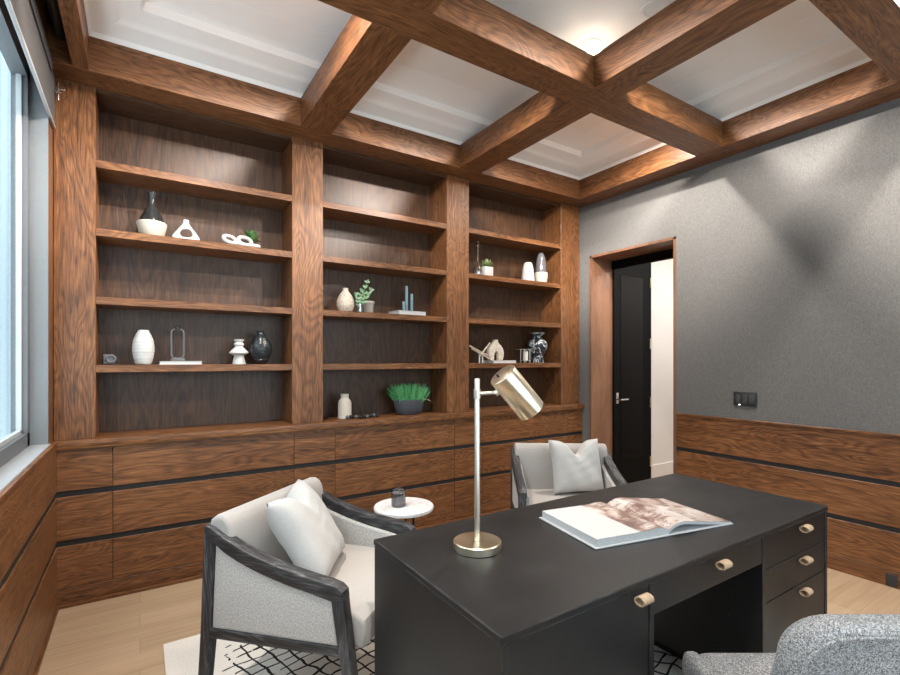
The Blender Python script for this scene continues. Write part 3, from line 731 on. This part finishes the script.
def ring_vase(loc, lb, mat, wd, ht, hole, hz):
    m = MB(); n = 40; th = 0.034
    # outline: squat body with a short neck, round hole through it
    out = []
    body = [(0.0, 0.0), (0.50, 0.0), (0.62, 0.06), (1.0, 0.12), (0.98, 0.22), (0.80, 0.38), (0.50, 0.60), (0.30, 0.74), (0.22, 0.84), (0.21, 1.0)]
    right = [(wd/2*x, ht*z) for x, z in body[1:]]
    out = right + [(-x, z) for x, z in reversed(right)]
    N = len(out)
    inn = [(hole[0]*math.cos(a), hz + hole[1]*math.sin(a)) for a in [math.atan2(z-hz, x) for x, z in out]]
    F = lambda y, P: [m.bm.verts.new((x, y, z)) for x, z in P]
    Ao, Ai, Bo, Bi = F(-th/2, out), F(-th/2, inn), F(th/2, out), F(th/2, inn)
    for i in range(N):
        j = (i+1) % N
        m.bm.faces.new((Ao[i], Ao[j], Ai[j], Ai[i])); m.bm.faces.new((Bo[j], Bo[i], Bi[i], Bi[j]))
        m.bm.faces.new((Ao[j], Ao[i], Bo[i], Bo[j])); m.bm.faces.new((Ai[i], Ai[j], Bi[j], Bi[i]))
    bmesh.ops.recalc_face_normals(m.bm, faces=m.bm.faces)
    es = [e for e in m.bm.edges if len(e.link_faces) == 2 and e.calc_face_angle(0) > 1.2]
    bmesh.ops.bevel(m.bm, geom=es, offset=0.010, segments=3, profile=0.5, affect='EDGES')
    o = m.build('ring_vase', mat, None, 60); o.location = loc; return tag(o, lb, 'vase')
ring_vase(pos(0.262, Z2), 'squat white vase with a round hole through it, second shelf of the left bookcase', CERW, 0.165, 0.150, (0.036, 0.028), 0.055)

# chain-link ornament lying flat, and a small green plant behind it
t = thing('chain_ornament', 'white chain link ornament lying in front of a small green plant', 'ornament', pos(0.605, Z2, 3.60), 0.1)
def link(par, cx, cy, rx, ry, rz, tilt):
    pts = []
    M = Matrix.Translation((cx, cy, 0)) @ Matrix.Rotation(rz, 4, 'Z') @ Matrix.Rotation(tilt, 4, 'X')
    for i in range(28):
        a = 2*PI*i/28; pts.append(M @ Vector((rx*math.cos(a), ry*math.sin(a), 0)))
    mz = min(p.z for p in pts); pts = [p - Vector((0, 0, mz-0.0135)) for p in pts]
    MB().tube(pts, 0.013, 10, closed=True).build('link', CERW, par)
link(t, -0.070, 0, 0.042, 0.036, 0.2, 0.85); link(t, -0.022, 0.0, 0.046, 0.030, -0.1, 0.0); link(t, 0.030, 0.004, 0.044, 0.038, 0.1, 0.95); link(t, 0.078, 0.0, 0.044, 0.028, -0.3, 0.0)
def tuft(name, lb, loc, n, rad, hgt, mat, leafw, pot=None, seed=1):
    rnd = random.Random(seed); t = thing(name, lb, 'plant', loc)
    return t, rnd
t, rnd = tuft('potted_plant', 'small bushy green plant behind the white chain ornament', pos(0.675, Z2, 3.70), 0, 0, 0, GREEN2, 0, seed=3)
MB().lathe([(0, 0), (0.026, 0), (0.032, 0.045), (0.028, 0.045), (0, 0.040)], n=20).build('pot', CERW, t)
m = MB()
for i in range(110):
    a = rnd.uniform(0, 2*PI); e = rnd.uniform(0.05, 1.35); r = rnd.uniform(0.06, 0.105)
    tip = Vector((math.cos(a)*math.cos(e)*r*1.05, math.sin(a)*math.cos(e)*r*0.8, 0.065+math.sin(e)*r*1.05)); m.leaf(Vector((0, 0, 0.045))+tip*0.12, tip, 0.014, bend=0.01)
m.build('foliage', GREEN2, t, 60, False)

# shelf 4, left bookcase
t = tag(MB().box(-0.03, 0.03, -0.03, 0.03, 0, 0.066, 0.010, 3).build('knot_box', GREYMETAL), 'small dark cube ornament at the left end of the shelf by the white vase', 'ornament'); t.location = pos(-0.164, Z4)
kk = MB(); kk.tube([Vector((0.012+0.022*math.cos(a), -0.032, 0.036+0.020*math.sin(a))) for a in [2*PI*i/20 for i in range(20)]], 0.007, 8, closed=True); kk.build('ring_relief', GREYMETAL, t)
def texvase(loc):
    m = MB(); n = 48; prof = [(0.036, 0), (0.044, 0.004), (0.054, 0.04), (0.061, 0.085), (0.0615, 0.115), (0.056, 0.155), (0.043, 0.190), (0.032, 0.212), (0.029, 0.222), (0.024, 0.222), (0.024, 0.205)]
    rows = []; M = 44
    def rad(z):
        for (r0, z0), (r1, z1) in zip(prof[:9], prof[1:9]):
            if z0 <= z <= z1: return r0 + (r1-r0)*(z-z0)/max(1e-6, z1-z0)
        return prof[8][0]
    for j in range(M+1):
        z = 0.222*j/M; row = []
        for k in range(n):
            a = 2*PI*k/n; s = 0.0016*math.sin(a*12 + z*150)*math.sin(a*12 - z*150)*(1 if 0.012 < z < 0.20 else 0)
            row.append(m.bm.verts.new(((rad(z)+s)*math.cos(a), (rad(z)+s)*math.sin(a), z)))
        rows.append(row)
    for A, B in zip(rows, rows[1:]):
        for k in range(n): m.bm.faces.new((A[k], A[(k+1) % n], B[(k+1) % n], B[k]))
    top = [m.bm.verts.new((v.co.x*0.8, v.co.y*0.8, 0.222)) for v in rows[-1]]; low = [m.bm.verts.new((v.co.x*0.8, v.co.y*0.8, 0.15)) for v in rows[-1]]
    for k in range(n):
        m.bm.faces.new((rows[-1][k], rows[-1][(k+1) % n], top[(k+1) % n], top[k])); m.bm.faces.new((top[k], top[(k+1) % n], low[(k+1) % n], low[k]))
    m.bm.faces.new(low); m.bm.faces.new(rows[0][::-1])
    o = m.build('textured_vase', CERW, None, 50); o.location = loc
    return tag(o, 'white egg-shaped vase with a woven relief, fourth shelf of the left bookcase', 'vase')
texvase(pos(0.019, Z4))
def flat_book(loc, w_, d_, h_, cov, lb, rz=0.0):
    t = thing('book', lb, 'book', loc, rz)
    m = MB(); m.box(-w_/2, w_/2, -d_/2, d_/2, 0, 0.003); m.box(-w_/2, w_/2, -d_/2, d_/2, h_-0.003, h_); m.box(-w_/2, w_/2, d_/2-0.004, d_/2, 0.003, h_-0.003); m.build('cover', cov, t)
    MB().box(-w_/2+0.004, w_/2-0.004, -d_/2+0.003, d_/2-0.004, 0.003, h_-0.003).build('pages', PAPER, t); return t
BH = 0.022
flat_book(pos(0.229, Z4), 0.245, 0.17, BH, CERW, 'white book lying flat under the dark loop sculpture')
t = thing('loop_sculpture', 'dark metal oval loop sculpture standing on the white book', 'sculpture', (0.212*YS/3.7, YS, Z4+BH+0.001))
MB().box(-0.040, 0.040, -0.025, 0.025, 0, 0.018, 0.002).build('base', GREYMETAL, t)
pts = []
for i in range(40):
    a = 2*PI*i/40; c, s_ = math.cos(a), math.sin(a)
    pts.append(Vector((0.036*math.copysign(abs(c)**0.55, c), 0, 0.115 + (0.06 if s_ > 0 else -0.06) + 0.037*math.copysign(abs(s_)**0.8, s_))))
MB().tube(pts, 0.006, 10, closed=True).build('loop', GREYMETAL, t)
MB().lathe([(0, 0.205), (0.014, 0.205), (0.014, 0.232), (0.009, 0.236), (0, 0.236)], n=16).build('finial', IRON, t)
lathe_thing('tiered_vase', 'white stacked cone vase beside the black vase, left bookcase', 'vase', pos(0.595, Z4),
    [(0, 0), (0.044, 0), (0.044, 0.006), (0.032, 0.055), (0.034, 0.062), (0.064, 0.078), (0.064, 0.084), (0.036, 0.112), (0.026, 0.125), (0.034, 0.137), (0.034, 0.143), (0.024, 0.154), (0.033, 0.168), (0.033, 0.174), (0.022, 0.174), (0.02, 0.15), (0, 0.15)], CERW, angle=28)
lathe_thing('black_vase', 'glossy black ribbed round vase at the right end of the left bookcase shelf', 'vase', pos(0.741, Z4),
    [(0, 0), (0.036, 0), (0.042, 0.006), (0.060, 0.03)] + [(0.079*math.sin(PI*(0.26+0.56*i/24))+0.0015*math.sin(i*2.1), 0.034+0.168*i/24) for i in range(25)] + [(0.034, 0.212), (0.025, 0.218), (0.025, 0.236), (0.028, 0.240), (0.018, 0.240), (0.018, 0.21), (0, 0.2)], CERB, angle=60)

# shelf 3, middle bookcase
lathe_thing('stone_vase', 'beige speckled stone vase, third shelf of the middle bookcase', 'vase', pos(1.391, Z3),
    [(0, 0), (0.045, 0), (0.060, 0.02), (0.070, 0.055), (0.068, 0.09), (0.054, 0.128), (0.034, 0.155), (0.022, 0.172), (0.021, 0.192), (0.014, 0.193), (0.013, 0.17), (0, 0.165)], SPECK)
t = thing('sprig_in_jar', 'pale green leafy sprig in a small clear glass jar', 'plant', pos(1.515, Z3, 3.61))
MB().lathe([(0, 0), (0.020, 0), (0.023, 0.004), (0.023, 0.068), (0.021, 0.068), (0.0205, 0.006), (0, 0.005)], n=20).build('jar', CLEAR, t)
rnd = random.Random(11); ms_ = MB(); ml = MB()
for (bx, by, hz_) in ((0.06, 0.0, 0.235), (0.015, 0.02, 0.16), (-0.045, -0.01, 0.12), (0.085, -0.01, 0.17)):
    P = [Vector((bx*(f**1.5), by*f, 0.008+hz_*f)) for f in (0, .2, .4, .6, .8, 1)]
    ms_.tube(P, 0.0022, 6)
    for f in range(2, 6):
        for s_ in (-1, 1):
            b = P[f]; ml.leaf(b, b + Vector((s_*rnd.uniform(0.018, 0.032)+0.008, rnd.uniform(-0.02, 0.02), rnd.uniform(0.012, 0.035))), 0.019, (0, -1, 0.3), 0.004)
    ml.leaf(P[5], P[5]+Vector((0.014, 0, 0.03)), 0.016, (0, -1, 0))
ms_.build('stem', GREEN2, t); ml.build('foliage', PALEGREEN, t, 60, False)
t = thing('cream_pot', 'small cream pot with a wide rim beside the leafy sprig', 'pot', pos(1.590, Z3, 3.72))
MB().lathe([(0, 0), (0.036, 0), (0.038, 0.003), (0.044, 0.088), (0.040, 0.088), (0.036, 0.01), (0, 0.01)], n=28).build('body', CERC, t)
MB().lathe([(0.0425, 0.086), (0.050, 0.086), (0.050, 0.108), (0.042, 0.108), (0.0425, 0.086)], n=28).build('rim', CERC, t)
flat_book(pos(1.955, Z3, 3.67), 0.275, 0.17, 0.036, CERW, 'thick white book lying flat under the blue candles', 0.06)
for dx, dy, h_, lb in ((-0.034, 0.01, 0.085, 'short blue-grey candle, leftmost of the three on the book'), (-0.004, 0.015, 0.222, 'tall blue-grey candle in the middle of the three'), (0.038, 0.0, 0.155, 'mid-height blue-grey candle, rightmost of the three')):
    o = lathe_thing('taper_candle', lb, 'candle', (1.952*3.67/3.7+dx, 3.66+dy, Z3+0.037), [(0, 0), (0.0125, 0), (0.0125, h_-0.003), (0.010, h_), (0, h_)], BLUEC, n=16); o['group'] = 'blue candles on the book'

# counter, middle bookcase
lathe_thing('bottle_vase', 'cream bottle vase on the counter of the middle bookcase', 'vase', (1.370, 3.66, ZC+0.0004),
    [(0, 0), (0.050, 0), (0.055, 0.004), (0.055, 0.012), (0.053, 0.016), (0.052, 0.125), (0.046, 0.145), (0.033, 0.158), (0.031, 0.165), (0.031, 0.186), (0.034, 0.196), (0.026, 0.197), (0.024, 0.16), (0, 0.15)], CERC)
t = thing('bead_string', 'string of dark wooden beads lying beside the cream bottle vase', 'beads', (1.50, 3.60, ZC))
for i in range(11):
    x = -0.13 + 0.026*i; y = 0.025*math.sin(i*0.9)
    MB().lathe([(0.016*math.sin(PI*j/10), 0.016-0.016*math.cos(PI*j/10)) for j in range(11)], c=(x, y, 0.0004), n=14).build('bead', IRON if i % 3 else GREYMETAL, t)
m = MB(); m.tube([(-0.13+0.026*i, 0.025*math.sin(i*0.9), 0.0165) for i in range(11)], 0.002, 6); m.build('cord', IRON, t)
t = thing('potted_grass', 'green grass in a charcoal oval pot on the counter of the middle bookcase', 'plant', (1.945, 3.655, ZC+0.0004))
m = MB(); m.lathe([(0, 0), (0.095, 0), (0.112, 0.012), (0.132, 0.06), (0.140, 0.125), (0.134, 0.128), (0.124, 0.10), (0, 0.098)], n=40)
for v in m.bm.verts: v.co.y *= 0.62
m.build('pot', GREYPOT, t)
rnd = random.Random(5); m = MB()
for i in range(330):
    bx, by = rnd.uniform(-0.115, 0.115), rnd.uniform(-0.06, 0.06)
    ln = rnd.uniform(0.10, 0.175); dx = bx*0.45 + rnd.uniform(-0.04, 0.04); dy = by*0.5 + rnd.uniform(-0.035, 0.035)
    m.leaf((bx, by, 0.095), (bx+dx, by+dy, 0.10+ln), 0.009, (rnd.uniform(-1, 1), -1, 0.2), rnd.uniform(-0.012, 0.012))
m.build('grass_blades', GREEN, t, 60, False)
m = MB(); m.leaf((0.10, -0.06, 0.13), (0.185, -0.10, 0.095), 0.010, (0, -0.3, 1), 0.01); relabel(m.build('dry_blade', CERC, t, 60, False), 'pale drooping blade')

# shelf 2, right bookcase
t = thing('bud_vase', 'clear glass bud vase with a long thin neck, second shelf of the right bookcase', 'vase', pos(2.712, Z2))
MB().lathe([(0, 0), (0.025, 0), (0.040, 0.012), (0.046, 0.04), (0.042, 0.075), (0.026, 0.108), (0.011, 0.135), (0.008, 0.20), (0.009, 0.30), (0.012, 0.325), (0.009, 0.325), (0.006, 0.30), (0.005, 0.20), (0.008, 0.137), (0.023, 0.106), (0.039, 0.073), (0.043, 0.04), (0.037, 0.014), (0, 0.004)], n=28).build('glass_body', CLEAR, t)
MB().lathe([(0, 0.0045), (0.030, 0.010), (0.036, 0.03), (0, 0.032)], n=24).build('sand_fill', CERW, t)
t = thing('potted_succulent', 'small rosette succulent in a white square pot beside the glass bud vase', 'plant', pos(2.815, Z2))
MB().box(-0.050, 0.050, -0.045, 0.045, 0, 0.098, 0.006).build('pot', CERW, t)
MB().box(-0.043, 0.043, -0.038, 0.038, 0.098, 0.100).build('soil', SOIL, t)
m = MB(); rnd = random.Random(9)
for ring, (nn, r, z) in enumerate(((9, 0.078, 0.122), (8, 0.070, 0.145), (6, 0.048, 0.170), (4, 0.02, 0.178))):
    for i in range(nn):
        a = 2*PI*i/nn + ring*0.4; m.leaf((0.006*math.cos(a), 0.006*math.sin(a), 0.10), (r*math.cos(a), r*math.sin(a), z), 0.030, (0, 0, 1), -0.012)
m.build('rosette', SUCC, t, 60, False)
lathe_thing('white_vase', 'white faceted bottle vase beside the grey glass vase, right bookcase', 'vase', pos(3.351, Z2),
    [(0, 0), (0.066, 0), (0.070, 0.004), (0.056, 0.135), (0.048, 0.160), (0.046, 0.175), (0.042, 0.190), (0.030, 0.200), (0.024, 0.200), (0.022, 0.18), (0, 0.17)], CERW, n=10, angle=25)
t = thing('two_tone_vase', 'tall vase of smoky glass rising from a tan cup, right end of the right bookcase', 'vase', pos(3.532, Z2))
MB().lathe([(0, 0), (0.045, 0), (0.060, 0.012), (0.068, 0.06), (0.070, 0.112), (0.066, 0.112), (0.062, 0.06), (0, 0.02)], n=32).build('cup', CERC, t)
MB().lathe([(0.058, 0.112), (0.056, 0.16), (0.050, 0.22), (0.042, 0.27), (0.030, 0.305), (0.016, 0.322), (0.0, 0.326)], n=32).build('glass_bell', plain('grey_glass', (0.10, 0.10, 0.11), 0.08), t)

# shelf 4, right bookcase
t = thing('jack_sculpture', 'brass crossed-rod sculpture at the left end of the right bookcase shelf', 'sculpture', (2.680, 3.60, Z4+0.001))
for a, b in (((-0.129, 0.02, 0.161), (0.118, 0.02, 0.059)), ((-0.129, -0.022, 0.134), (0.118, -0.022, 0.020)), ((-0.024, 0.0, 0.059), (0.10, 0.0, 0.19)), ((-0.024, 0.0, 0.0), (-0.024, 0.0, 0.10)), ((0.012, 0.0, 0.0), (0.012, 0.0, 0.10))):
    MB().tube([a, b], 0.0085, 12).build('rod', STEEL, t)
flat_book(pos(2.976, Z4), 0.285, 0.17, 0.026, PINKBOOK, 'cream book lying flat under the beige arch vase')
def arch_vase(loc):
    m = MB(); th = 0.05
    right = [(0.030, 0.0), (0.078, 0.0), (0.092, 0.04), (0.094, 0.08), (0.082, 0.115), (0.055, 0.145), (0.028, 0.165), (0.021, 0.180), (0.021, 0.198)]
    inner = [(0.030, 0.0), (0.026, 0.03), (0.022, 0.06), (0.010, 0.082)]
    out = right + [(-x, z) for x, z in reversed(right)] + [(-x, z) for x, z in inner[1:]] + [(x, z) for x, z in reversed(inner[1:])]
    m.prism(out, 1, -th/2, th/2, 0.010, 3)
    o = m.build('arch_vase', SPECK, None, 60); o.location = loc; return tag(o, 'beige wishbone arch vase standing on the cream book', 'vase')
bpy.data.materials['speckled_stone']
arch_vase((2.922*YS/3.7, YS, Z4+0.0275))
t = thing('candle_holder', 'small metal frame candle holder with a white candle in front of the patterned vase', 'candle holder', pos(3.30, Z4, 3.60))
m = MB(); m.box(-0.085, 0.055, -0.035, 0.035, 0.132, 0.138)
for x, y in ((-0.022, -0.028), (-0.022, 0.028), (0.048, -0.028), (0.048, 0.028)): m.tube([(x, y, 0.0), (x, y, 0.132)], 0.0035, 8)
m.box(-0.028, 0.054, -0.034, 0.034, 0.022, 0.026); m.build('frame', STEEL, t)
MB().lathe([(0, 0.0265), (0.026, 0.0265), (0.026, 0.115), (0, 0.115)], c=(0.014, 0, 0), n=24).build('candle', WAX, t)
lathe_thing('patterned_vase', 'black vase with white splash pattern and flared lip, right bookcase', 'vase', pos(3.480, Z4, 3.70),
    [(0, 0), (0.064, 0), (0.068, 0.006), (0.062, 0.05), (0.060, 0.075), (0.074, 0.10), (0.098, 0.145), (0.104, 0.185), (0.096, 0.215), (0.070, 0.240), (0.048, 0.255), (0.044, 0.278), (0.060, 0.296), (0.078, 0.306), (0.078, 0.313), (0.06, 0.312), (0.036, 0.28), (0, 0.26)], BW, angle=50)
